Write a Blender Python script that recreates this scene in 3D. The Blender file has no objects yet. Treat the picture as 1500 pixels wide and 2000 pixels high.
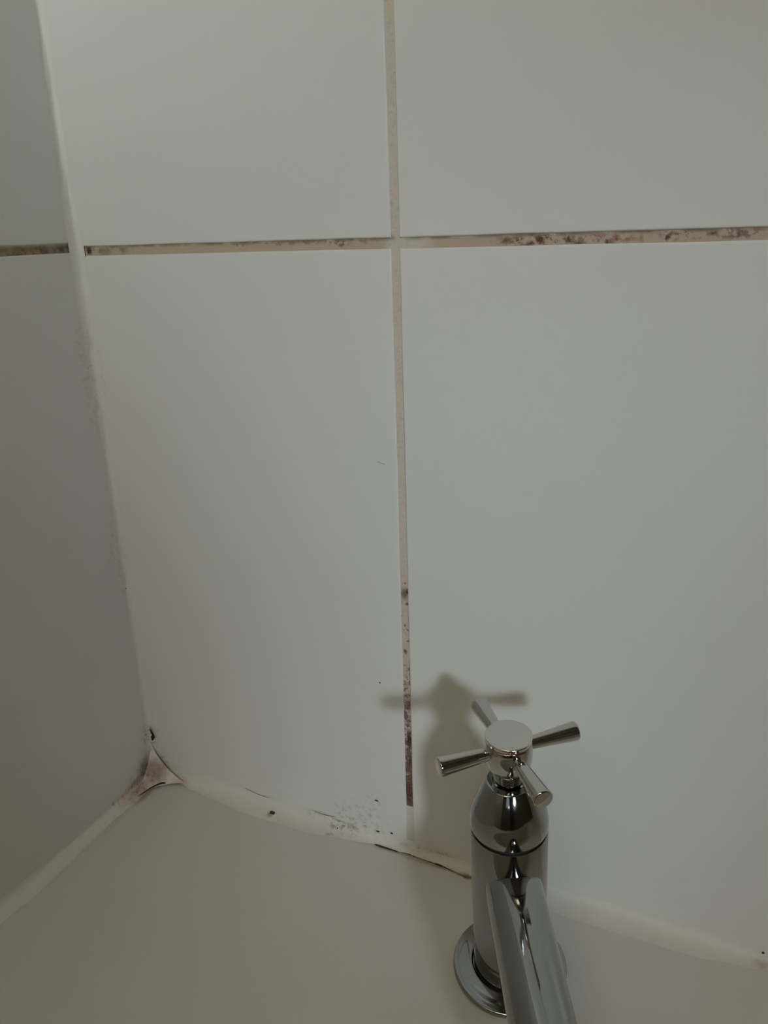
import bpy, bmesh, math, random
from mathutils import Vector, Matrix, noise

C = bpy.context.scene.collection
scn = bpy.context.scene

# ------------------------------------------------------------------ camera
F_PX, PITCH, ROLL, YAW = 1561.7, 0.340243, 0.0338540, -0.445102
CAM = Vector((0.424833, -0.425459, 0.420505))
fw = Vector((math.sin(YAW)*math.cos(PITCH), math.cos(YAW)*math.cos(PITCH), -math.sin(PITCH)))
r0 = Vector((math.cos(YAW), -math.sin(YAW), 0))
d0 = fw.cross(r0)
rr = math.cos(ROLL)*r0 + math.sin(ROLL)*d0
dd = -math.sin(ROLL)*r0 + math.cos(ROLL)*d0
cd = bpy.data.cameras.new('camera')
cam = bpy.data.objects.new('camera', cd)
C.objects.link(cam)
M3 = Matrix((rr, -dd, -fw)).transposed()
cam.matrix_world = Matrix.Translation(CAM) @ M3.to_4x4()
cd.sensor_fit = 'HORIZONTAL'
cd.sensor_width = 36.0
cd.lens = 36.0*F_PX/1500.0
cd.clip_start = 0.01
scn.camera = cam

# ------------------------------------------------------------------ view, world, lights
vs = scn.view_settings
scn.display_settings.display_device = 'sRGB'
vs.view_transform = 'Standard'
vs.look = 'None'
vs.gamma = 1
vs.use_curve_mapping = False
vs.exposure = 0.0
W = bpy.data.worlds.new('world')
scn.world = W
W.use_nodes = True
W.node_tree.nodes['Background'].inputs[0].default_value = (0.75, 0.82, 0.9, 1)
W.node_tree.nodes['Background'].inputs[1].default_value = 0.3


def area(name, pos, target, sx, sy, power, col, spread=180):
    l = bpy.data.lights.new(name, 'AREA')
    l.shape = 'RECTANGLE'
    l.size, l.size_y = sx, sy
    l.energy = power
    l.color = col
    l.spread = math.radians(spread)
    o = bpy.data.objects.new(name, l)
    C.objects.link(o)
    o.location = pos
    o.rotation_euler = (Vector(target)-Vector(pos)).to_track_quat('-Z', 'Y').to_euler()
    return o


# room size (z = 0 is 6 mm above the bath deck; floor 0.56 m below)
ROOM_X, ROOM_Y, FLOOR, CEIL, DECK = 2.3, -3.2, -0.56, 1.86, -0.006
WIN_S = Vector((2.255, -2.40, 1.24))      # side window, low sunless daylight from the right
WIN_F = Vector((1.00, -3.185, 1.15))       # unseen window added in the far wall to brighten the upper tiles
area('side_window_light', WIN_S, (0.415, 0.0, 0.215), 0.52, 0.52, 0.300, (0.78, 0.89, 0.98), 7.5)
area('added_far_fill', WIN_F + Vector((0, 0.03, 0)), (-0.02, 0.0, 0.80), 0.60, 0.60, 0.70, (0.86, 0.96, 0.97), 16)  # added cool fill aimed at the upper wall
area('added_warm_fill', (0.48, -1.65, CEIL-0.09), (0.48, -1.65, 0), 0.8, 0.8, 7.7, (1.0, 0.84, 0.565))  # added warm fill for the whole corner, source unseen

# ------------------------------------------------------------------ node helpers


def new_mat(name, col=(0.8, 0.8, 0.8), rough=0.4, metal=0.0, spec=0.5):
    m = bpy.data.materials.new(name)
    m.use_nodes = True
    b = m.node_tree.nodes['Principled BSDF']
    b.inputs['Base Color'].default_value = (*col, 1)
    b.inputs['Roughness'].default_value = rough
    b.inputs['Metallic'].default_value = metal
    b.inputs['Specular IOR Level'].default_value = spec
    return m


def nd(nt, t, **k):
    n = nt.nodes.new(t)
    for a, v in k.items():
        setattr(n, a, v)
    return n


def pos_socket(nt):
    g = nd(nt, 'ShaderNodeNewGeometry')
    return g.outputs['Position']


def noise_node(nt, vec, scale, detail=3, rough=0.55):
    n = nd(nt, 'ShaderNodeTexNoise')
    n.inputs['Scale'].default_value = scale
    n.inputs['Detail'].default_value = detail
    n.inputs['Roughness'].default_value = rough
    nt.links.new(vec, n.inputs['Vector'])
    return n


def vmath(nt, op, a, b):
    n = nd(nt, 'ShaderNodeVectorMath', operation=op)
    for i, s in enumerate((a, b)):
        if s is None:
            continue
        if isinstance(s, (tuple, list, Vector)):
            n.inputs[i].default_value = s
        else:
            nt.links.new(s, n.inputs[i])
    return n.outputs['Value'] if op == 'LENGTH' else n.outputs['Vector']


def fmath(nt, op, a, b=None, clamp=False):
    n = nd(nt, 'ShaderNodeMath', operation=op, use_clamp=clamp)
    for i, s in enumerate((a, b)):
        if s is None:
            continue
        if isinstance(s, (int, float)):
            n.inputs[i].default_value = s
        else:
            nt.links.new(s, n.inputs[i])
    return n.outputs[0]


def maprange(nt, v, a, b, c=0.0, d=1.0):
    n = nd(nt, 'ShaderNodeMapRange', interpolation_type='SMOOTHSTEP')
    nt.links.new(v, n.inputs[0])
    for i, x in enumerate((a, b, c, d)):
        n.inputs[i+1].default_value = x
    return n.outputs[0]


def mixc(nt, fac, a, b):
    n = nd(nt, 'ShaderNodeMix', data_type='RGBA')
    if isinstance(fac, (int, float)):
        n.inputs[0].default_value = fac
    else:
        nt.links.new(fac, n.inputs[0])
    for i, s in ((6, a), (7, b)):
        if isinstance(s, tuple):
            n.inputs[i].default_value = (*s[:3], 1)
        else:
            nt.links.new(s, n.inputs[i])
    return n.outputs[2]


def blobs(nt, col, lst, wob=0.0012, wscale=350, speck=0.0):
    """stains: (centre mm, radii mm, colour, strength, core) laid over col; edges broken by noise"""
    p = pos_socket(nt)
    nz = noise_node(nt, p, wscale, 3)
    off = vmath(nt, 'SUBTRACT', nz.outputs['Color'], (0.5, 0.5, 0.5))
    sc = nd(nt, 'ShaderNodeVectorMath', operation='SCALE')
    nt.links.new(off, sc.inputs[0])
    sc.inputs['Scale'].default_value = wob*4
    pp = vmath(nt, 'ADD', p, sc.outputs[0])
    for c, r, co, st, core in lst:
        q = vmath(nt, 'SUBTRACT', pp, tuple(v/1000 for v in c))
        q = vmath(nt, 'DIVIDE', q, tuple(v/1000 for v in r))
        ln = vmath(nt, 'LENGTH', q, None)
        m = maprange(nt, ln, 1.0, core, 0.0, st)
        col = mixc(nt, m, col, co)
    return col


def bump(nt, hsock, strength, dist):
    b = nd(nt, 'ShaderNodeBump')
    b.inputs['Strength'].default_value = strength
    b.inputs['Distance'].default_value = dist
    nt.links.new(hsock, b.inputs['Height'])
    return b.outputs[0]


def patches(nt, col, lst, scale=230, lo=0.48, hi=0.68):
    """broken-up mould patches: noise threshold inside soft ellipsoids"""
    p = pos_socket(nt)
    n = noise_node(nt, p, scale, 4, 0.65)
    th = maprange(nt, n.outputs[0], lo, hi)
    for c, r, co, st in lst:
        q = vmath(nt, 'SUBTRACT', p, tuple(v/1000 for v in c))
        q = vmath(nt, 'DIVIDE', q, tuple(v/1000 for v in r))
        m = maprange(nt, vmath(nt, 'LENGTH', q, None), 1.0, 0.3, 0.0, st)
        col = mixc(nt, fmath(nt, 'MULTIPLY', m, th), col, co)
    return col


BROWN = (0.075, 0.030, 0.020)
DARK = (0.018, 0.012, 0.010)
PINK = (0.46, 0.27, 0.20)
GREY = (0.20, 0.18, 0.155)

CORNER = [
    ((9, -11, 5), (17, 13, 15), (0.36, 0.24, 0.175), 0.85, 0.3),
    ((6, -30, -2), (10, 26, 6), PINK, 0.80, 0.2),
    ((2, -26, 1), (3.5, 14, 3.5), (0.22, 0.10, 0.07), 0.75, 0.1),
    ((13, -30, -6), (4, 14, 3), (0.30, 0.16, 0.10), 0.55, 0.1),
    ((26, -5, -4), (16, 7, 5), PINK, 0.45, 0.1),
    ((3, -5, 18), (3.0, 4, 9), (0.20, 0.10, 0.07), 0.7, 0.1),
    ((4, -5, 37), (5, 6, 9), (0.20, 0.14, 0.08), 0.75, 0.1),
    ((1, -50, -1), (2.5, 2.5, 3), (0.14, 0.14, 0.09), 0.7, 0.2),
]
PATCH = [
    ((192, 0, 9), (30, 14, 20), (0.36, 0.32, 0.27), 0.6),
    ((178, -4, -1), (22, 12, 6), (0.20, 0.18, 0.14), 0.75),
    ((205, 0, 28), (9, 6, 9), (0.36, 0.27, 0.22), 0.7),
    ((150, -3, 1), (20, 8, 5), (0.34, 0.31, 0.26), 0.5),
    ((240, -5, -2), (24, 9, 6), (0.32, 0.22, 0.14), 0.55),
    ((4, -5, 33), (9, 9, 16), (0.15, 0.10, 0.06), 0.8),
    ((6, -12, 5), (18, 24, 16), (0.20, 0.10, 0.07), 0.7),
    ((4, -34, -2), (12, 22, 8), (0.20, 0.095, 0.06), 0.75),
    ((2, -7, 330), (12, 12, 60), (0.52, 0.50, 0.42), 0.5),
    ((2, -7, 190), (12, 12, 60), (0.55, 0.53, 0.46), 0.4),
]
DECKLINE = [
    ((177, -1, 1), (9, 5, 1.3), GREY, 0.75, 0.1),
    ((160, -1, 3.5), (7, 4, 1.2), GREY, 0.45, 0.1),
    ((186, -1, 0), (7, 5, 4), GREY, 0.45, 0.0),
    ((172, -9, -5), (6, 3, 2), GREY, 0.55, 0.1),
    ((258, -2, 0), (20, 4, 2.0), (0.22, 0.12, 0.08), 0.60, 0.0),
    ((281, -8, -6), (12, 3.0, 4), (0.16, 0.09, 0.05), 0.85, 0.1),
    ((250, -7, -6), (34, 3.5, 3), (0.30, 0.18, 0.11), 0.50, 0.0),
    ((119, -9, -4), (4, 4, 4), (0.30, 0.12, 0.08), 0.7, 0.1),
    ((467, -5, -6), (9, 5, 6), (0.40, 0.30, 0.18), 0.5, 0.1),
]

# ------------------------------------------------------------------ materials


def make_tile():
    m = new_mat('glazed_tile', (0.76, 0.755, 0.72), 0.30, spec=0.35)
    nt = m.node_tree
    b = nt.nodes['Principled BSDF']
    p = pos_socket(nt)
    n1 = noise_node(nt, p, 14, 2)
    col = mixc(nt, fmath(nt, 'MULTIPLY', n1.outputs[0], 0.25), (0.77, 0.765, 0.735), (0.72, 0.72, 0.69))
    col = blobs(nt, col, CORNER+DECKLINE, 0.0011, 420)
    col = patches(nt, col, PATCH)
    nt.links.new(col, b.inputs['Base Color'])
    n2 = noise_node(nt, p, 26, 3)
    n3 = noise_node(nt, p, 900, 2)
    h = fmath(nt, 'ADD', n2.outputs[0], fmath(nt, 'MULTIPLY', n3.outputs[0], 0.012))
    nt.links.new(bump(nt, h, 0.35, 0.002), b.inputs['Normal'])
    return m


def make_grout():
    m = new_mat('stained_grout', (0.5, 0.44, 0.38), 0.85, spec=0.2)
    nt = m.node_tree
    b = nt.nodes['Principled BSDF']
    p = pos_socket(nt)
    n1 = noise_node(nt, p, 60, 3)
    n2 = noise_node(nt, p, 520, 4, 0.7)
    base = mixc(nt, maprange(nt, n1.outputs[0], 0.35, 0.65), (0.66, 0.61, 0.51), (0.65, 0.575, 0.485))
    base = mixc(nt, maprange(nt, n2.outputs[0], 0.45, 0.75, 0, 0.35), base, (0.34, 0.27, 0.21))
    sep = nd(nt, 'ShaderNodeSeparateXYZ')
    nt.links.new(p, sep.inputs[0])
    # left of the cross joint the bed joint is browner, with a dark upper edge
    hz = maprange(nt, fmath(nt, 'ABSOLUTE', fmath(nt, 'SUBTRACT', sep.outputs[2], 0.4128)), 0.006, 0.003)
    lft = maprange(nt, sep.outputs[0], 0.232, 0.225)
    base = mixc(nt, fmath(nt, 'MULTIPLY', hz, maprange(nt, sep.outputs[0], 0.232, 0.225, 0, 0.65)), base, (0.45, 0.34, 0.23))
    base = mixc(nt, fmath(nt, 'MULTIPLY', hz, maprange(nt, sep.outputs[0], 0.245, 0.262, 0, 0.75)), base, (0.50, 0.37, 0.29))
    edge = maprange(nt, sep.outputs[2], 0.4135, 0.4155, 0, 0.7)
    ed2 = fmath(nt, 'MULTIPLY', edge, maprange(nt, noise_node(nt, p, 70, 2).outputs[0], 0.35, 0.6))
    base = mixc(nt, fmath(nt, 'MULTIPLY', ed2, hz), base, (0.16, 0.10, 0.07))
    # left wall end of the joint, darker
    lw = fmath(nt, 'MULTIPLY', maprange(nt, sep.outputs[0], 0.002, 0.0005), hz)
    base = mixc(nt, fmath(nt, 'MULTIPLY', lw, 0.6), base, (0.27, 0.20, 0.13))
    # vertical joint: pink growing brown towards the bath
    vx = maprange(nt, fmath(nt, 'ABSOLUTE', fmath(nt, 'SUBTRACT', sep.outputs[0], 0.234)), 0.008, 0.005)
    low = maprange(nt, sep.outputs[2], 0.27, 0.12, 0, 0.65)
    base = mixc(nt, fmath(nt, 'MULTIPLY', vx, low), base, (0.60, 0.48, 0.42))
    grime = maprange(nt, sep.outputs[2], 0.19, 0.03, 0.56, 0.30)
    gn = noise_node(nt, p, 330, 5, 0.75)
    gm = fmath(nt, 'MULTIPLY', fmath(nt, 'SUBTRACT', gn.outputs[0], grime), 7.0, clamp=True)
    zone = maprange(nt, sep.outputs[2], 0.215, 0.19)
    gm = fmath(nt, 'MULTIPLY', fmath(nt, 'MULTIPLY', gm, zone), vx)
    base = mixc(nt, fmath(nt, 'MULTIPLY', gm, 0.85), base, (0.10, 0.042, 0.028))
    base = blobs(nt, base, [
        ((234, 1, 199), (4, 3, 7), BROWN, 0.8, 0.1),
        ((236, 1, 201), (1.2, 3, 3), DARK, 0.95, 0.3),
        ((234.5, 1, 206.5), (1.0, 3, 1.2), DARK, 0.9, 0.3),
        ((235.5, 1, 192), (1.6, 3, 1.6), DARK, 0.85, 0.3),
        ((234, 1, 176), (1, 3, 1.2), BROWN, 0.8, 0.3),
        ((236, 1, 165), (1, 3, 1.5), BROWN, 0.8, 0.3),
        ((233.5, 1, 157), (2, 3, 2.8), BROWN, 0.85, 0.2),
        ((236.4, 1, 141), (0.8, 3, 12), BROWN, 0.75, 0.2),
        ((235, 1, 88), (3, 3, 8), DARK, 0.75, 0.1),
        ((235, 1, 70), (2.5, 3, 6), DARK, 0.55, 0.1),
        ((234, 1, 44), (4, 3, 14), (0.10, 0.035, 0.03), 0.85, 0.2),
        ((297, 1, 412.5), (3.2, 3, 2.6), BROWN, 0.75, 0.1),
        ((310, 1, 411), (3.2, 3, 2.0), BROWN, 0.7, 0.1),
        ((315, 1, 412.5), (3.0, 3, 2.8), BROWN, 0.9, 0.2),
        ((318, 1, 415), (4.0, 3, 1.0), BROWN, 0.6, 0.2),
        ((330, 1, 412.5), (1.4, 3, 2.4), BROWN, 0.8, 0.2),
        ((335, 1, 410.8), (5.0, 3, 1.3), BROWN, 0.75, 0.2),
        ((349, 1, 411), (2.0, 3, 1.6), DARK, 0.8, 0.2),
        ((353, 1, 413), (2.6, 3, 3.0), (0.22, 0.09, 0.06), 0.7, 0.1),
        ((365, 1, 412), (2.0, 3, 3.0), (0.25, 0.17, 0.12), 0.6, 0.1),
        ((377.5, 1, 412.2), (2.0, 3, 2.0), DARK, 0.85, 0.2),
        ((380, 1, 414), (3.5, 3, 1.4), BROWN, 0.55, 0.1),
        ((398, 1, 413.5), (3.4, 3, 1.8), BROWN, 0.75, 0.1),
        ((409, 1, 413), (1.8, 3, 3), BROWN, 0.75, 0.1),
        ((10, 1, 413), (3.5, 3, 4), DARK, 0.9, 0.3),
        ((24, 1, 412), (9, 3, 5), (0.20, 0.14, 0.09), 0.6, 0.0),
        ((40, 1, 413), (7, 3, 4), (0.22, 0.15, 0.10), 0.5, 0.0),
        ((200, 1, 412.5), (3, 3, 1.6), BROWN, 0.6, 0.1),
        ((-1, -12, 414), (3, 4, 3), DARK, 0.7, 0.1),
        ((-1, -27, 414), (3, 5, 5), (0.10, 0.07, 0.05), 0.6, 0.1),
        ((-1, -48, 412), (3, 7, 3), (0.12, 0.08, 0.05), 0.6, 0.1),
    ], 0.0007, 700)
    base = patches(nt, base, [
        ((316, 1, 412.5), (34, 4, 4), (0.13, 0.055, 0.035), 0.8),
        ((350, 1, 412.5), (18, 4, 4), (0.15, 0.065, 0.045), 0.7),
        ((384, 1, 413.5), (16, 4, 4), (0.14, 0.065, 0.045), 0.7),
        ((408, 1, 413.5), (16, 4, 4), (0.15, 0.07, 0.05), 0.7),
        ((205, 1, 414), (26, 4, 2.6), (0.17, 0.09, 0.06), 0.75),
        ((150, 1, 414.5), (60, 4, 2.0), (0.20, 0.12, 0.08), 0.7),
        ((25, 1, 413), (35, 4, 4), (0.20, 0.14, 0.09), 0.6),
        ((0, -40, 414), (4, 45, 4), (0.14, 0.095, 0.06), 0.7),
    ], 300, 0.47, 0.62)
    # smear of clean sealant over the foot of the vertical joint
    foot = maprange(nt, fmath(nt, 'ADD', sep.outputs[2], fmath(nt, 'MULTIPLY', n2.outputs[0], 0.003)), 0.0345, 0.0335)
    base = mixc(nt, fmath(nt, 'MULTIPLY', foot, vx), base, (0.66, 0.64, 0.57))
    nt.links.new(base, b.inputs['Base Color'])
    nt.links.new(bump(nt, n2.outputs[0], 0.5, 0.0006), b.inputs['Normal'])
    return m


def make_sealant(name='white_sealant', col=(0.79, 0.78, 0.725)):
    m = new_mat(name, col, 0.42, spec=0.35)
    nt = m.node_tree
    b = nt.nodes['Principled BSDF']
    p = pos_socket(nt)
    n1 = noise_node(nt, p, 45, 3)
    c = mixc(nt, n1.outputs[0], col, tuple(v*0.93 for v in col))
    c = blobs(nt, c, CORNER+DECKLINE, 0.0010, 420)
    c = patches(nt, c, PATCH)
    nt.links.new(c, b.inputs['Base Color'])
    n2 = noise_node(nt, p, 160, 3)
    nt.links.new(bump(nt, n2.outputs[0], 0.35, 0.0012), b.inputs['Normal'])
    return m


def make_enamel():
    m = new_mat('bath_enamel', (0.72, 0.71, 0.67), 0.28, spec=0.4)
    nt = m.node_tree
    b = nt.nodes['Principled BSDF']
    p = pos_socket(nt)
    c = mixc(nt, noise_node(nt, p, 9, 2).outputs[0], (0.70, 0.69, 0.65), (0.67, 0.66, 0.62))
    c = blobs(nt, c, CORNER+DECKLINE, 0.0010, 420)
    c = patches(nt, c, PATCH)
    nt.links.new(c, b.inputs['Base Color'])
    nt.links.new(bump(nt, noise_node(nt, p, 700, 2).outputs[0], 0.05, 0.0005), b.inputs['Normal'])
    return m


def make_chrome(name='dark_reflection_chrome', col=(0.62, 0.62, 0.615), rough=0.06):
    m = new_mat(name, col, rough, 1.0)
    nt = m.node_tree
    b = nt.nodes['Principled BSDF']
    tc = nd(nt, 'ShaderNodeTexCoord')
    n = noise_node(nt, tc.outputs['Object'], 90, 3)
    nt.links.new(maprange(nt, n.outputs[0], 0.3, 0.8, rough*0.8, rough*1.7), b.inputs['Roughness'])
    return m


def speckled(name, a, bcol, scale, rough):
    m = new_mat(name, a, rough)
    nt = m.node_tree
    b = nt.nodes['Principled BSDF']
    tc = nd(nt, 'ShaderNodeTexCoord')
    n = noise_node(nt, tc.outputs['Object'], scale, 3)
    nt.links.new(mixc(nt, n.outputs[0], a, bcol), b.inputs['Base Color'])
    return m


TILE, GROUT, SEAL, ENAMEL, CHROME = make_tile(), make_grout(), make_sealant(), make_enamel(), make_chrome('dark_reflection_chrome', (0.355, 0.365, 0.365))  # CHROME is darkened in colour in place of unmodelled dark reflections
SATIN = make_chrome('bright_reflection_chrome', (0.70, 0.70, 0.685), 0.14)  # same chrome, lightened in colour for the cap's bright reflection
CHROME2 = make_chrome('handle_chrome', (0.60, 0.595, 0.58), 0.07)  # same chrome in a middle tone, brighter handle reflections put into the colour
PAINT = speckled('taupe_wall_paint', (0.16, 0.145, 0.12), (0.13, 0.12, 0.10), 6, 0.7)
CEILM = speckled('ceiling_paint', (0.55, 0.55, 0.53), (0.52, 0.52, 0.50), 4, 0.8)
FLOORM = speckled('dark_floor_vinyl', (0.10, 0.09, 0.075), (0.07, 0.06, 0.05), 9, 0.5)
WOOD = speckled('dark_door_wood', (0.05, 0.030, 0.022), (0.08, 0.045, 0.03), 5, 0.45)
FRAME = speckled('window_frame_paint', (0.6, 0.6, 0.58), (0.56, 0.56, 0.55), 8, 0.4)
RED = new_mat('red_index_plastic', (0.16, 0.012, 0.010), 0.35)
BLACK = speckled('black_mould_and_gap', (0.008, 0.006, 0.006), (0.03, 0.018, 0.014), 1500, 0.8)  # mould and specks, also blackens the gap strips by the sealant
RUST = speckled('brown_mould', (0.10, 0.035, 0.025), (0.035, 0.012, 0.012), 900, 0.8)
FLAT_BLACK = new_mat('flat_black', (0.01, 0.01, 0.01), 0.6)
HAIR = speckled('dark_hair', (0.05, 0.035, 0.025), (0.09, 0.06, 0.045), 800, 0.5)
PANE = new_mat('frosted_pane', (0.8, 0.85, 0.9), 0.5)
PANE.node_tree.nodes['Principled BSDF'].inputs['Emission Color'].default_value = (0.75, 0.88, 1, 1)
PANE.node_tree.nodes['Principled BSDF'].inputs['Emission Strength'].default_value = 0.35
LAMPG = new_mat('fill_lamp_glass', (0.9, 0.88, 0.8), 0.4)  # glass of the added fill lamp
LAMPG.node_tree.nodes['Principled BSDF'].inputs['Emission Color'].default_value = (1, 0.9, 0.7, 1)
LAMPG.node_tree.nodes['Principled BSDF'].inputs['Emission Strength'].default_value = 0.3

# ------------------------------------------------------------------ mesh helpers


def obj(name, bm, mats, parent=None, smooth=True, angle=None):
    bmesh.ops.recalc_face_normals(bm, faces=bm.faces)
    me = bpy.data.meshes.new(name)
    bm.to_mesh(me)
    bm.free()
    for m in (mats if isinstance(mats, (list, tuple)) else [mats]):
        me.materials.append(m)
    if smooth:
        if angle is None:
            me.shade_smooth()
        else:
            me.shade_smooth()
            me.set_sharp_from_angle(angle=math.radians(angle))
    o = bpy.data.objects.new(name, me)
    C.objects.link(o)
    o.parent = parent
    return o


def struct(name, bm, mats, label=None, **k):
    o = obj(name, bm, mats, **k)
    o['kind'] = 'structure'
    if label:
        o['label'] = label
    return o


def tag(o, label, cat, group=None):
    o['label'] = label
    o['category'] = cat
    if group:
        o['group'] = group
    return o


def add_box(bm, a, b, mi=0):
    vs_ = [bm.verts.new((x, y, z)) for x in (a[0], b[0]) for y in (a[1], b[1]) for z in (a[2], b[2])]
    for f in ((0, 1, 3, 2), (4, 6, 7, 5), (0, 4, 5, 1), (2, 3, 7, 6), (0, 2, 6, 4), (1, 5, 7, 3)):
        fc = bm.faces.new([vs_[i] for i in f])
        fc.material_index = mi


def lathe(bm, prof, n=96, cap0=False, cap1=False, fn=None):
    rings = []
    for r, z in prof:
        ring = []
        for i in range(n):
            a = 2*math.pi*i/n
            p = Vector((r*math.cos(a), r*math.sin(a), z))
            ring.append(bm.verts.new(fn(p) if fn else p))
        rings.append(ring)
    for A, B in zip(rings, rings[1:]):
        for i in range(n):
            bm.faces.new((A[i], A[(i+1) % n], B[(i+1) % n], B[i]))
    if cap0:
        bm.faces.new(rings[0][::-1])
    if cap1:
        bm.faces.new(rings[-1])
    return rings


def arc(cx, cz, r, a0, a1, n):
    return [(cx+r*math.cos(math.radians(a0+(a1-a0)*i/n)), cz+r*math.sin(math.radians(a0+(a1-a0)*i/n))) for i in range(n+1)]


def tube(bm, pts, radii, n=10, flat=1.0):
    rings = []
    pts = [Vector(p) for p in pts]
    for i, p in enumerate(pts):
        t = (pts[min(i+1, len(pts)-1)]-pts[max(i-1, 0)]).normalized()
        u = t.cross(Vector((0.1, 0.2, 1))).normalized()
        v = t.cross(u)
        rings.append([bm.verts.new(p+radii[i]*(math.cos(2*math.pi*k/n)*u+flat*math.sin(2*math.pi*k/n)*v)) for k in range(n)])
    for A, B in zip(rings, rings[1:]):
        for i in range(n):
            bm.faces.new((A[i], A[(i+1) % n], B[(i+1) % n], B[i]))
    bm.faces.new(rings[0][::-1])
    bm.faces.new(rings[-1])


def lerp_table(tab, t):
    if t <= tab[0][0]:
        return tab[0][1:]
    for a, b in zip(tab, tab[1:]):
        if t <= b[0]:
            s = (t-a[0])/(b[0]-a[0])
            s = s*s*(3-2*s)
            return tuple(x+(y-x)*s for x, y in zip(a[1:], b[1:]))
    return tab[-1][1:]


# ------------------------------------------------------------------ tiled walls


def add_tile(bm, to3, u0, u1, v0, v1, seed):
    """one glazed tile with softly rounded, slightly wavy arrises; face at depth 0, foot at -depth"""
    step = 0.012
    pts = []

    def side(a, b, fixed, axis, sgn):
        n = max(2, int(abs(b-a)/step))
        for i in range(n):
            t = a+(b-a)*i/n
            w = 0.00028*noise.noise(Vector((t*28, fixed*9+seed, seed*3.1)))
            pts.append((t, fixed+w) if axis == 0 else (fixed+w, t))
    side(u0, u1, v0, 0, 1)
    side(v0, v1, u1, 1, 1)
    side(u1, u0, v1, 0, 1)
    side(v1, v0, u0, 1, 1)
    cu, cv = (u0+u1)/2, (v0+v1)/2
    hu, hv = (u1-u0)/2, (v1-v0)/2
    R = 0.0011
    lay = [(0.0, 0.0030)] + [(R*(1-math.cos(math.radians(a))), R*(1-math.sin(math.radians(a)))) for a in (0, 20, 40, 60, 78, 90)] + [(0.004, 0.0)]
    rings = []
    for ins, dep in lay:
        ring = []
        for (u, v) in pts:
            ring.append(bm.verts.new(to3(cu+(u-cu)*(hu-ins)/hu, cv+(v-cv)*(hv-ins)/hv, dep)))
        rings.append(ring)
    n = len(pts)
    for A, B in zip(rings, rings[1:]):
        for i in range(n):
            bm.faces.new((A[i], A[(i+1) % n], B[(i+1) % n], B[i]))
    bm.faces.new(rings[-1])


def tiled_wall(name, to3, ucuts, vcuts, gu, gv, grout_depth, u_end, v_end, label):
    bm = bmesh.new()
    k = 0
    for i in range(len(ucuts)-1):
        for j in range(len(vcuts)-1):
            k += 1
            add_tile(bm, to3, ucuts[i]+(gu/2 if i else 0), ucuts[i+1]-gu/2, vcuts[j]+(gv/2 if j else 0), vcuts[j+1]-gv/2, k*1.7+len(name))
    # grout bed and wall body behind
    c = [to3(u, v, d) for d in (grout_depth, 0.09) for (u, v) in ((0, v_end[0]), (u_end, v_end[0]), (u_end, v_end[1]), (0, v_end[1]))]
    vv = [bm.verts.new(p) for p in c]
    for f in ((0, 1, 2, 3), (7, 6, 5, 4), (0, 4, 5, 1), (1, 5, 6, 2), (2, 6, 7, 3), (3, 7, 4, 0)):
        fc = bm.faces.new([vv[q] for q in f])
        fc.material_index = 1
    bmesh.ops.recalc_face_normals(bm, faces=bm.faces)
    return struct(name, bm, [TILE, GROUT], label, angle=50)


VC = [FLOOR, -0.19, 0.4128, 1.02, 1.62, CEIL]
tiled_wall('wall_back', lambda u, v, d: (u, d, v), [0.0, 0.2340, 0.634, 1.034, 1.434, 1.834, ROOM_X], VC, 0.0050, 0.0058, 0.0010, ROOM_X, (FLOOR, CEIL),
           'white glazed tile wall behind the tap with stained grout cross')
tiled_wall('wall_left', lambda u, v, d: (-d, -u, v), [0.0, 0.32, 0.72, 1.12, 1.52, 1.92, 2.32, 2.72, -ROOM_Y], [FLOOR, -0.19, 0.4150, 1.02, 1.62, CEIL], 0.0050, 0.0058, 0.0010, -ROOM_Y, (FLOOR, CEIL),
           'shaded white tile wall at the left edge')

# ------------------------------------------------------------------ rest of the room
bm = bmesh.new()
add_box(bm, (-0.09, ROOM_Y-0.09, FLOOR-0.08), (ROOM_X+0.09, 0.09, FLOOR))
struct('floor', bm, FLOORM, smooth=False)
bm = bmesh.new()
add_box(bm, (-0.09, ROOM_Y-0.09, CEIL), (ROOM_X+0.09, 0.09, CEIL+0.08))
struct('ceiling', bm, CEILM, smooth=False)


def wall_with_hole(name, axis, at, lo, hi, h):
    """painted wall lo..hi with one window hole h=(a0,a1,z0,z1)"""
    bm = bmesh.new()
    th = 0.09*(1 if at > 0 else -1)
    def bx(a0, a1, z0, z1):
        if axis == 'x':
            add_box(bm, (at, a0, z0), (at+th, a1, z1))
        else:
            add_box(bm, (a0, at, z0), (a1, at+th, z1))
    bx(lo, h[0], FLOOR, CEIL)
    bx(h[1], hi, FLOOR, CEIL)
    bx(h[0], h[1], FLOOR, h[2])
    bx(h[0], h[1], h[3], CEIL)
    return struct(name, bm, PAINT, smooth=False)


wall_with_hole('wall_right', 'x', ROOM_X, ROOM_Y, 0.0, (WIN_S.y-0.3, WIN_S.y+0.3, WIN_S.z-0.3, WIN_S.z+0.3))
wall_with_hole('wall_front', 'y', ROOM_Y, 0.0, ROOM_X, (WIN_F.x-0.33, WIN_F.x+0.33, WIN_F.z-0.33, WIN_F.z+0.33))


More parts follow.
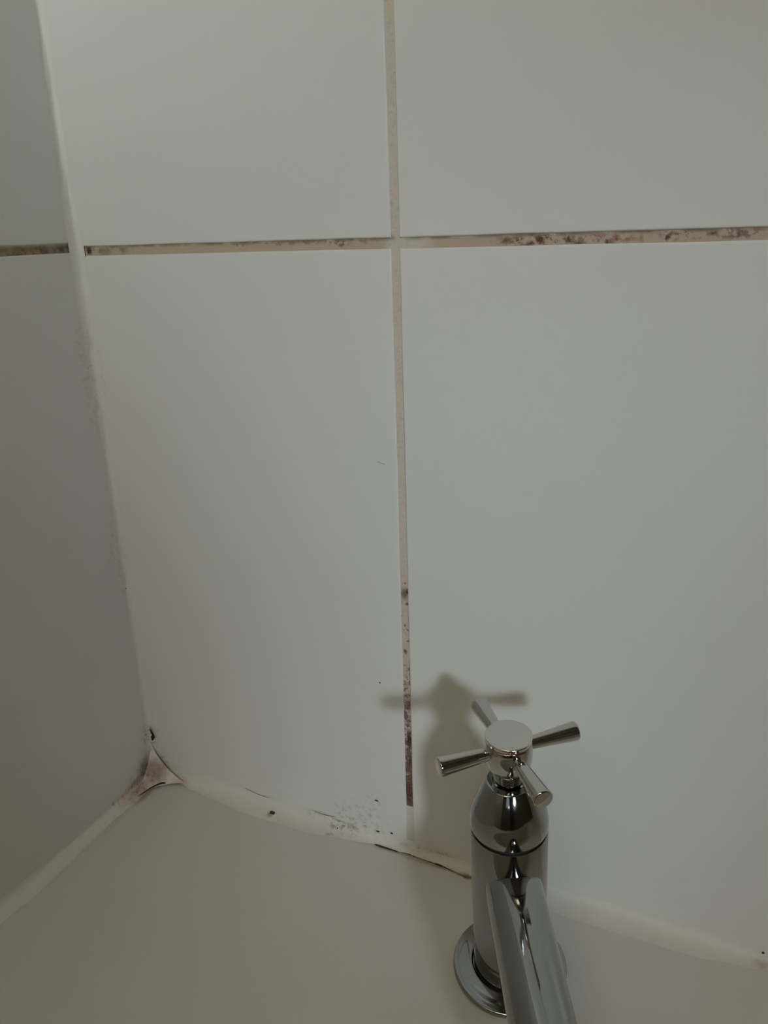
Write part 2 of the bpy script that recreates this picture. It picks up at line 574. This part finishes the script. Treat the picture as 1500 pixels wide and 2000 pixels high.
def window(n, axis, at, c0, cz, w, h):
    th = 0.09*(1 if at > 0 else -1)
    t = 0.03
    e = bpy.data.objects.new('window_%d' % n, None)
    C.objects.link(e)
    e['kind'] = 'structure'

    def bx(bm, a0, a1, z0, z1, d0_, d1_):
        if axis == 'x':
            add_box(bm, (at+th*d0_, a0, z0), (at+th*d1_, a1, z1))
        else:
            add_box(bm, (a0, at+th*d0_, z0), (a1, at+th*d1_, z1))
    bm = bmesh.new()
    bx(bm, c0-w/2, c0-w/2+t, cz-h/2, cz+h/2, 0.1, 0.9)
    bx(bm, c0+w/2-t, c0+w/2, cz-h/2, cz+h/2, 0.1, 0.9)
    bx(bm, c0-w/2+t, c0+w/2-t, cz-h/2, cz-h/2+t, 0.1, 0.9)
    bx(bm, c0-w/2+t, c0+w/2-t, cz+h/2-t, cz+h/2, 0.1, 0.9)
    obj('window_frame', bm, FRAME, e, smooth=False)
    bm = bmesh.new()
    bx(bm, c0-w/2+t, c0+w/2-t, cz-h/2+t, cz+h/2-t, 0.45, 0.52)
    obj('pane', bm, PANE, e, smooth=False)


window(1, 'x', ROOM_X, WIN_S.y, WIN_S.z, 0.60, 0.60)
window(2, 'y', ROOM_Y, WIN_F.x, WIN_F.z, 0.66, 0.66)  # added window that carries the upper wall fill

# unseen dark door, added in the far wall for reflections in the chrome
bm = bmesh.new()
add_box(bm, (1.50, ROOM_Y, FLOOR), (2.22, ROOM_Y+0.04, FLOOR+2.0))
door = struct('door_1', bm, WOOD, smooth=False)
bm = bmesh.new()
tube(bm, [(1.57, ROOM_Y+0.04, 0.45), (1.57, ROOM_Y+0.085, 0.45), (1.60, ROOM_Y+0.095, 0.45), (1.69, ROOM_Y+0.095, 0.45)], [0.009]*4, 16)
obj('door_handle', bm, CHROME, door)

# unseen ceiling lamp, added as the body of the warm fill
lamp = bpy.data.objects.new('added_fill_lamp', None)
C.objects.link(lamp)
lamp.location = (0.52, -1.65, CEIL)
tag(lamp, 'unseen round ceiling lamp with opal glass, added for warm fill light', 'ceiling lamp')
bm = bmesh.new()
lathe(bm, [(0.47, 0.0), (0.475, -0.02), (0.47, -0.03), (0.43, -0.03)], 64, True, True)
obj('base', bm, FRAME, lamp, angle=40)
bm = bmesh.new()
lathe(bm, [(0.455, -0.03), (0.45, -0.045), (0.40, -0.062), (0.25, -0.075), (0.05, -0.079)], 64, True, True)
obj('glass_shade', bm, LAMPG, lamp)

# ------------------------------------------------------------------ bathtub
tub = bpy.data.objects.new('bathtub', None)
C.objects.link(tub)
tub.location = (0.86, -0.4, FLOOR)
tag(tub, 'white bath with wide flat rim deck in the tiled corner, carrying the tap', 'bathtub')
TX, TY = 1.72, -0.80
bcx, bcy, ba, bb_, be = 0.88, -0.425, 0.69, 0.305, 2.4
bm = bmesh.new()
N = 192


def supe(a, s, k=be):
    c, s_ = math.cos(a), math.sin(a)
    r = (abs(c/(ba*s))**k+abs(s_/(bb_*s))**k)**(-1/k)
    return bcx+r*c, bcy+r*s_


def rectpt(a):
    c, s_ = math.cos(a), math.sin(a)
    tx = ((TX-bcx) if c > 0 else (bcx-0.0016))/max(abs(c), 1e-9)
    ty = ((-0.0016-bcy) if s_ > 0 else (bcy-TY))/max(abs(s_), 1e-9)
    t = min(tx, ty)
    return bcx+t*c, bcy+t*s_


corner_angles = [math.atan2(y-bcy, x-bcx) % (2*math.pi) for x, y in ((TX, -0.0016), (0.0016, -0.0016), (0.0016, TY), (TX, TY))]
angs = sorted([2*math.pi*i/N for i in range(N)]+corner_angles)
rings = []
z0 = DECK
rings.append([bm.verts.new((*rectpt(a), z0-0.035)) for a in angs])
rings.append([bm.verts.new((*rectpt(a), z0-0.002)) for a in angs])
rings.append([bm.verts.new((*[p+(q-p)*0.004 for p, q in zip(rectpt(a), (bcx, bcy))], z0)) for a in angs])
for t in (0.05, 0.5, 0.93):
    rings.append([bm.verts.new((*[p+(q-p)*t for p, q in zip(rectpt(a), supe(a, 1.0))], z0)) for a in angs])
for s, z in ((0.998, -0.0005), (0.99, -0.003), (0.983, -0.008), (0.978, -0.02), (0.95, -0.12), (0.90, -0.25), (0.84, -0.35), (0.76, -0.395), (0.6, -0.41), (0.3, -0.417), (0.02, -0.42)):
    rings.append([bm.verts.new((*supe(a, s), z0+z)) for a in angs])
for A, B in zip(rings, rings[1:]):
    n = len(angs)
    for i in range(n):
        bm.faces.new((A[i], A[(i+1) % n], B[(i+1) % n], B[i]))
bm.faces.new(rings[-1])
for v in bm.verts:
    v.co -= tub.location
obj('basin', bm, ENAMEL, tub)
bm = bmesh.new()
add_box(bm, (0.004, TY+0.02, FLOOR), (TX-0.01, TY+0.035, DECK-0.03))
add_box(bm, (TX-0.03, TY+0.035, FLOOR), (TX-0.01, -0.004, DECK-0.03))
for v in bm.verts:
    v.co -= tub.location
obj('side_panel', bm, ENAMEL, tub, smooth=False)

# ------------------------------------------------------------------ sealant beads


def bead(name, n, pa, pb, pc, label, prom=0.45, seed=0.0, mat=None):
    """pa(t), pb(t): feathered edges on the two faces; pc(t): the corner behind; convex-concave skin between them"""
    bm = bmesh.new()
    K = 10
    rings = []
    for i in range(n+1):
        t = i/n
        A, B, D = Vector(pa(t)), Vector(pb(t)), Vector(pc(t))
        ctrl = D+(((A+B)/2)-D)*prom
        ring = [bm.verts.new(D-((A+B)/2-D)*0.15)]
        for k in range(K+1):
            s = k/K
            p = (1-s)**2*A+2*s*(1-s)*ctrl+s*s*B
            out = ((A+B)/2-D).normalized()
            nn = noise.noise(Vector((t*n*0.11+seed, s*2.2, seed)))
            p = p+out*0.0005*nn*math.sin(math.pi*s)
            ring.append(bm.verts.new(p))
        rings.append(ring)
    m = K+2
    for P, Q in zip(rings, rings[1:]):
        for k in range(m):
            bm.faces.new((P[k], P[(k+1) % m], Q[(k+1) % m], Q[k]))
    bm.faces.new(rings[0][::-1])
    bm.faces.new(rings[-1])
    return struct(name, bm, mat or SEAL, label, angle=70)


def wob(x, s, a):
    return a*noise.noise(Vector((x*38, s, 0.3)))+a*0.5*noise.noise(Vector((x*110, s, 1.3)))


# upright bead in the corner: z, width on left wall, width on back wall (mm)
VT = [(-6, 11, 14), (16, 7, 11.5), (40, 5, 6), (97, 4.5, 4.8), (186, 4, 4.8), (286, 4.8, 5), (377, 8.0, 7.4), (412, 7.4, 6.6), (416, 7.4, 6.6), (457, 6, 4.0), (487, 5.7, 4.6), (558, 3.2, 6.9), (1860, 4, 6)]


def vz(t):
    return -6+t*1860


ZT = [(-6+606*(i/320.0)) for i in range(321)]


def vcoord(t):
    return -6+t*(606)


def va(t):
    z = vcoord(t)
    w = lerp_table(VT, z)[0]+wob(z/1000, 3.0, 0.9)
    return (0.0001, -w/1000, z/1000)


def vb(t):
    z = vcoord(t)
    w = lerp_table(VT, z)[1]+wob(z/1000, 8.0, 0.9)
    return (w/1000, -0.0001, z/1000)


bead('trim_1', 320, va, vb, lambda t: (0, 0, vcoord(t)/1000), 'upright white sealant bead filling the corner between the two tiled walls', 0.06, 1.0)

# bead along the back wall and the bath deck: x, height on wall (z mm), depth on deck (mm)
BT = [(0, 9, 3), (24, 8.4, 4.5), (46, 7.6, 8), (67, 7, 11), (101, 4.4, 14.2), (150, 1.2, 14), (185, 2.2, 9), (209, 2.8, 5.2), (247, 2.4, 5.2), (283, -0.5, 9), (333, 0.4, 15.5), (380, 1.8, 15.5), (427, 2.6, 14.5), (456, 4.5, 10.8), (470, 6, 8.6), (560, 4, 10), (1720, 3, 9)]


def ba_(t):
    x = t*700
    return (x/1000, -0.0001, (lerp_table(BT, x)[0]+wob(x/1000, 1.0, 0.6))/1000)


def bb2(t):
    x = t*700
    return (x/1000, -(lerp_table(BT, x)[1]+wob(x/1000, 5.0, 0.7))/1000, DECK+0.0001)


bead('trim_2', 350, ba_, bb2, lambda t: (t*0.7, 0, DECK), 'white sealant bead between the bath deck and the back wall tiles, passing behind the tap', 0.12, 2.0)

# bead along the left wall and the bath deck: -y, z on wall, x on deck (mm)
LT = [(0, 9, 14), (21, 0.0, 11.2), (45, -2.2, 10.6), (62, -1.8, 9.2), (89, -1.9, 10.6), (114, -1.6, 12.2), (136, 1.2, 12.4), (157, 2.6, 10.4), (260, 2, 10), (800, 2, 10)]


def la(t):
    y = t*700
    return (0.0001, -y/1000, (lerp_table(LT, y)[0]+wob(y/1000, 2.0, 0.6))/1000)


def lb(t):
    y = t*700
    return ((lerp_table(LT, y)[1]+wob(y/1000, 6.0, 0.6))/1000, -y/1000, DECK+0.0001)


bead('trim_3', 350, la, lb, lambda t: (0, -t*0.7, DECK), 'white sealant bead between the bath deck and the left wall, stained pink near the corner', 0.12, 3.0)

# thick lump where the three beads meet
bm = bmesh.new()
P1, P2, P3 = Vector((0.0055, -0.0065, 0.027)), Vector((0.034, -0.0055, -0.0035)), Vector((0.0075, -0.033, -0.0045))
ctr = Vector((0.0085, -0.0085, 0.0015))
n = 22
grid = {}
for i in range(n+1):
    for j in range(n+1-i):
        a, b_, c_ = i/n, j/n, (n-i-j)/n
        p = P1*a*a+P2*b_*b_+P3*c_*c_+2*(a*b_*Vector((0.0095, -0.0035, 0.006))+b_*c_*Vector((0.0125, -0.0115, -0.0055))+a*c_*Vector((0.0035, -0.0100, 0.006)))
        w = a*b_*c_*27
        p = p+Vector((0.55, -0.55, 0.6))*0.0007*w+Vector((1, -1, 1))*0.0006*w*noise.noise(p*260)
        grid[i, j] = bm.verts.new(p)
back = bm.verts.new((-0.001, 0.001, DECK-0.001))
for i in range(n):
    for j in range(n-i):
        bm.faces.new((grid[i, j], grid[i+1, j], grid[i, j+1]))
        if j < n-i-1:
            bm.faces.new((grid[i+1, j], grid[i+1, j+1], grid[i, j+1]))
be_ = [e for e in bm.edges if e.is_boundary]
for e in be_:
    bm.faces.new((e.verts[0], e.verts[1], back))
struct('trim_4', bm, SEAL, 'thick lump of pink stained sealant where both walls meet the bath deck', angle=70)

# ------------------------------------------------------------------ tap
TAP_POS = Vector((0.32784, -0.06655, DECK))
ax = Vector((0.0019, -0.085, 1.0)).normalized()
ux = Vector((0, 1, 0)).cross(ax).normalized()
uy = ax.cross(ux)
tap = bpy.data.objects.new('bath_tap', None)
C.objects.link(tap)
tap.matrix_world = Matrix.Translation(TAP_POS) @ Matrix((ux, uy, ax)).transposed().to_4x4()
tag(tap, 'chrome pillar tap with four-armed cross handle standing on the bath deck', 'tap')
TW = tap.matrix_world.copy()
TWI = TW.inverted()
mm = 0.001


def P(lst):
    return [(r*mm, z*mm) for r, z in lst]


# base flange: its foot follows the level deck although the tap leans forward
def foot(p):
    if p.z < -0.0005:
        w = TW @ Vector((p.x, p.y, 0.0))
        w.z = DECK+0.0003
        return TWI @ w
    return p


bm = bmesh.new()
prof = P([(33.4, -2), (34.0, 3.1)] + arc(32.4, 4.2, 1.6, 0, 80, 6) + [(30.9, 5.9), (29.5, 6.0), (28.6, 6.3), (24, 7.2), (22.8, 7.3), (22.4, 6.5), (21.8, 4.6), (18, 4.5)])
lathe(bm, prof, 128, True, True, foot)
obj('base_flange', bm, CHROME, tap, angle=35)
bm = bmesh.new()
lathe(bm, P([(20.2, 4.4), (20.2, 9.0)]), 96, True, True)  # plain black ring set into the gap around the column foot
obj('base_gap_ring', bm, FLAT_BLACK, tap, angle=35)['label'] = 'black ring in the gap at the column foot'

# column
bm = bmesh.new()
lathe(bm, P([(19.6, 8.0), (20.7, 8.1), (21.3, 8.8), (21.3, 60), (21.3, 114.6), (21.0, 115.1), (20.0, 115.2), (19.8, 115.6)]), 128, True, True)
col = obj('column', bm, CHROME, tap, angle=35)
bm = bmesh.new()
lathe(bm, P([(20.0, 115.0), (20.0, 117.4)]), 96, True, True)
obj('joint_ring', bm, FLAT_BLACK, tap, angle=35)['label'] = 'black groove ring'

# bonnet
bm = bmesh.new()
prof = [(19.8, 117.0), (20.7, 117.05), (21.35, 117.7), (21.5, 119.5), (21.4, 122.5), (21.0, 125.5), (20.2, 128.6), (19.0, 131.8), (12.6, 147.0)] + arc(11.6, 146.6, 1.05, 25, 90, 5) + [(8.9, 147.65), (8.6, 147.4), (8.55, 143.0), (6, 142.5)]
lathe(bm, P(prof), 128, True, True)
obj('bonnet', bm, CHROME, tap, angle=38)

# spindle sleeve
bm = bmesh.new()
lathe(bm, P([(4.5, 141.5), (4.5, 152)]), 48, True, True)
obj('spindle', bm, FLAT_BLACK, tap, angle=35)['label'] = 'dark spindle inside the bonnet'

# handle
ARM_AZ = math.radians(41.46)
ZARM, LARM = 168.6*mm, 39.3*mm
bm = bmesh.new()
prof = [(4, 146.2), (6.6, 146.6), (7.6, 147.3), (8.1, 149.0), (8.7, 151.5), (9.5, 154.2), (10.4, 156.8), (11.3, 159.2), (12.0, 161.4), (12.3, 163.5), (12.35, 165.5), (12.35, 174.2), (12.0, 174.6), (10, 174.65)]
lathe(bm, P(prof), 96, True, True)
hub = obj('handle_hub', bm, CHROME2, tap, angle=50)
bm = bmesh.new()
lathe(bm, P([(11.0, 174.5), (12.15, 174.55), (12.15, 175.3), (11, 175.35)]), 96, True, True)
o = obj('index_ring', bm, RED, hub, angle=35)
o['label'] = 'thin dark red ring under the cap'
bm = bmesh.new()
lathe(bm, P([(11.6, 175.25), (12.3, 175.35), (12.45, 175.8), (12.45, 177.0)] + arc(11.85, 177.0, 0.6, 10, 90, 4) + [(8, 177.66), (2, 177.68)]), 96, True, True)
obj('cap', bm, SATIN, hub, angle=35)['label'] = 'flat chrome cap disc, toned bright for its reflection'
arm_prof = P([(2.0, 9.5), (3.35, 10.5), (3.45, 13), (5.15, 37.3), (5.2, 38.2)] + arc(4.4, 38.5, 0.8, 10, 90, 4) + [(1.5, 39.35)])
for k in range(4):
    a = ARM_AZ+k*math.pi/2
    d = Vector((math.cos(a), math.sin(a), 0))
    s = Vector((-math.sin(a), math.cos(a), 0))
    Mx = Matrix((s, Vector((0, 0, 1)), d)).transposed()
    bm = bmesh.new()
    lathe(bm, arm_prof, 64, True, True, lambda p: Mx @ p + Vector((0, 0, ZARM)))
    obj('handle_arm', bm, CHROME2, hub, angle=35)

# spout: straight barrel, bend and downward outlet
az, hs, rs = math.radians(-63.53), 84.4*mm, 15.88*mm
el = math.radians(-1.8)
dv = Vector((math.cos(az)*math.cos(el), math.sin(az)*math.cos(el), math.sin(el)))
sv = Vector((-math.sin(az), math.cos(az), 0))
uv = sv.cross(dv)*-1
if uv.z < 0:
    uv = -uv
bm = bmesh.new()
path = []
for i in range(13):
    path.append((Vector((0, 0, hs))+dv*(0.004+0.106*i/12), dv, rs))
c0 = Vector((0, 0, hs))+dv*0.110-uv*0.024
for i in range(1, 15):
    a = math.radians(82*i/14)
    path.append((c0+uv*0.024*math.cos(a)+dv*0.024*math.sin(a), dv*math.cos(a)-uv*math.sin(a), rs*(1-0.12*i/14)))
pe, te, re = path[-1]
path.append((pe+te*0.010, te, re))
rings = []
for p, t, r in path:
    n_ = t.cross(sv)
    rings.append([bm.verts.new(p+r*(math.cos(2*math.pi*k/96)*sv+math.sin(2*math.pi*k/96)*n_)) for k in range(96)])
for A, B in zip(rings, rings[1:]):
    for i in range(96):
        bm.faces.new((A[i], A[(i+1) % 96], B[(i+1) % 96], B[i]))
bm.faces.new(rings[0][::-1])
bm.faces.new(rings[-1])
spout = obj('spout', bm, CHROME, tap, angle=50)
bm = bmesh.new()
q0 = pe+te*0.0095
n_ = te.cross(sv)
for_r = [(re*0.93, 0.0), (re*0.93, 0.005), (re*0.86, 0.0056), (re*0.7, 0.0050)]
rings = []
for r, z in for_r:
    rings.append([bm.verts.new(q0+te*z+r*(math.cos(2*math.pi*k/64)*sv+math.sin(2*math.pi*k/64)*n_)) for k in range(64)])
for A, B in zip(rings, rings[1:]):
    for i in range(64):
        bm.faces.new((A[i], A[(i+1) % 64], B[(i+1) % 64], B[i]))
bm.faces.new(rings[0][::-1])
bm.faces.new(rings[-1])
obj('aerator', bm, SATIN, spout, angle=35)

# ------------------------------------------------------------------ small dirt, mould, hairs and dark gap strips


def streak(name, pts, rad, mat, label, cat, seed, amp=0.45, sub=10, flat=0.5, group=None):
    bm = bmesh.new()
    P_, R_ = [], []
    pts = [Vector(p)*mm for p in pts]
    tot = (len(pts)-1)*sub
    for i in range(tot+1):
        k = min(i//sub, len(pts)-2)
        s = i/sub-k
        # Catmull-Rom
        a, b, c, d = pts[max(k-1, 0)], pts[k], pts[k+1], pts[min(k+2, len(pts)-1)]
        p = 0.5*((2*b)+(c-a)*s+(2*a-5*b+4*c-d)*s*s+(3*b-a-3*c+d)*s**3)
        q = i/tot
        rk = rad[k]+(rad[k+1]-rad[k])*s if isinstance(rad, list) else rad
        nz = noise.noise(Vector((i*0.35, seed, 0)))
        P_.append(p)
        R_.append(max(0.00004, rk*mm*(1+amp*nz)*min(1, 0.25+6*min(q, 1-q))))
    tube(bm, P_, R_, 8, flat)
    return tag(obj(name, bm, mat), label, cat, group)


def spot(name, c, r, mat, label, cat, seed, group=None):
    bm = bmesh.new()
    bmesh.ops.create_icosphere(bm, subdivisions=3, radius=1)
    for v in bm.verts:
        k = 1+0.45*noise.noise(v.co*1.6+Vector((seed, seed*2, 0)))
        v.co = Vector((v.co.x*r[0]*k, v.co.y*r[1]*k, v.co.z*r[2]*k))*mm+Vector(c)*mm
    return tag(obj(name, bm, mat), label, cat, group)


streak('mould_gap_streak', [(207.5, -5.4, -5.3), (214, -5.6, -5.3), (221, -5.6, -5.4), (228, -5.5, -5.5)], [0.65, 0.75, 0.65, 0.4], BLACK,
       'long black line standing in for the open gap under the sealant edge left of the tap', 'mould', 1)  # dark tube drawn as the gap between bead and deck
streak('mould_gap_streak', [(228.5, -5.3, -5.5), (234, -4.9, -5.3), (238, -5.0, -5.5), (243, -5.2, -5.6), (250, -5.5, -5.6), (255, -5.6, -5.6)], [0.2, 0.4, 0.3, 0.15, 0.25, 0.5], RUST,
       'thin brown mould line at the foot of the vertical grout joint', 'mould', 2)
streak('mould_gap_streak', [(254.5, -5.7, -5.5), (259, -6.0, -5.4), (264, -6.6, -5.5), (272, -7.8, -5.6), (282, -9.4, -5.8)], [0.6, 0.75, 0.45, 0.25, 0.2], BLACK,
       'black line standing in for the open gap running behind the tap column along the sealant', 'mould', 3)  # dark tube carrying the bead gap on behind the column
streak('sealant_gap_shade', [(9.5, -33, -4.6), (10.5, -25, -4.4), (13.5, -18.5, -3.6), (17.5, -13.6, -2.9), (20.5, -11.8, -3.3)], [0.2, 0.45, 0.8, 1.1, 0.8], BLACK,
       'dark curved strip standing in for the shadow gap under the lump of sealant in the corner', 'crack', 4, 0.2)  # black tube takes the place of shade in the gap below the lump
streak('mould_gap_streak', [(4.5, -3.8, 39.5), (5.3, -3.9, 37), (6.2, -3.6, 34.5), (5.8, -3.8, 31), (5.0, -4.0, 28.5)], [0.9, 1.2, 1.7, 1.3, 0.5], BLACK,
       'black comma shaped mould spot on the upright corner sealant', 'mould', 5, 0.5)
spot('mould_spot', (120.5, -7.2, -4.1), (2.2, 1.5, 0.9), RUST, 'reddish brown mould spot on the sealant between corner and tap', 'mould', 6)
spot('mould_spot', (208.3, -0.5, 30.0), (1.5, 0.35, 0.55), RUST, 'brown mould fleck on the tile above the sealant, left of the grout foot', 'mould', 7)
spot('mould_spot', (208.5, -1.1, 2.9), (1.4, 0.35, 0.5), BLACK, 'black fleck just above the sealant, left of two near the grout foot', 'mould', 8)
spot('mould_spot', (219.5, -0.6, 4.6), (1.1, 0.35, 0.6), BLACK, 'black fleck just above the sealant, nearest the grout foot', 'mould', 9)
spot('mould_spot', (176.5, -4.6, -2.0), (0.6, 0.5, 0.5), BLACK, 'tiny black dot on the sealant among grey mould smudges', 'mould', 10)
spot('dirt_speck', (214.4, -0.12, 129.5), (0.55, 0.3, 0.45), BLACK, 'tiny black speck alone on the left lower tile', 'speck', 11)
spot('dirt_speck', (466.5, -2.8, 1.6), (0.75, 0.6, 0.7), BLACK, 'black speck on the sealant at the far right edge', 'speck', 12)
spot('dirt_speck', (3.2, -5.2, 167), (0.4, 0.4, 0.5), RUST, 'tiny dark speck halfway up the corner sealant', 'speck', 13)
streak('hair_strand', [(91.5, -0.5, 5.2), (98, -0.7, 4.0), (105, -0.9, 3.4), (114.5, -0.9, 3.2)], 0.17, HAIR,
       'short dark hair stuck to the top edge of the sealant', 'hair', 14, 0.2, 10, 1.0)
streak('hair_strand', [(218.0, -0.15, 285.6), (220.2, -0.3, 285.8), (222.0, -0.2, 285.0), (224.0, -0.15, 284.9)], 0.10, HAIR,
       'tiny curled hair on the tile left of the vertical grout joint', 'hair', 15, 0.2, 8, 1.0)
streak('mould_gap_streak', [(152, -0.6, 4.2), (160, -0.7, 3.0), (168, -0.7, 3.4), (173, -0.5, 3.8)], [0.12, 0.25, 0.35, 0.15], HAIR,
       'faint dark wisp of mould along the top of the sealant', 'mould', 16, 0.6)
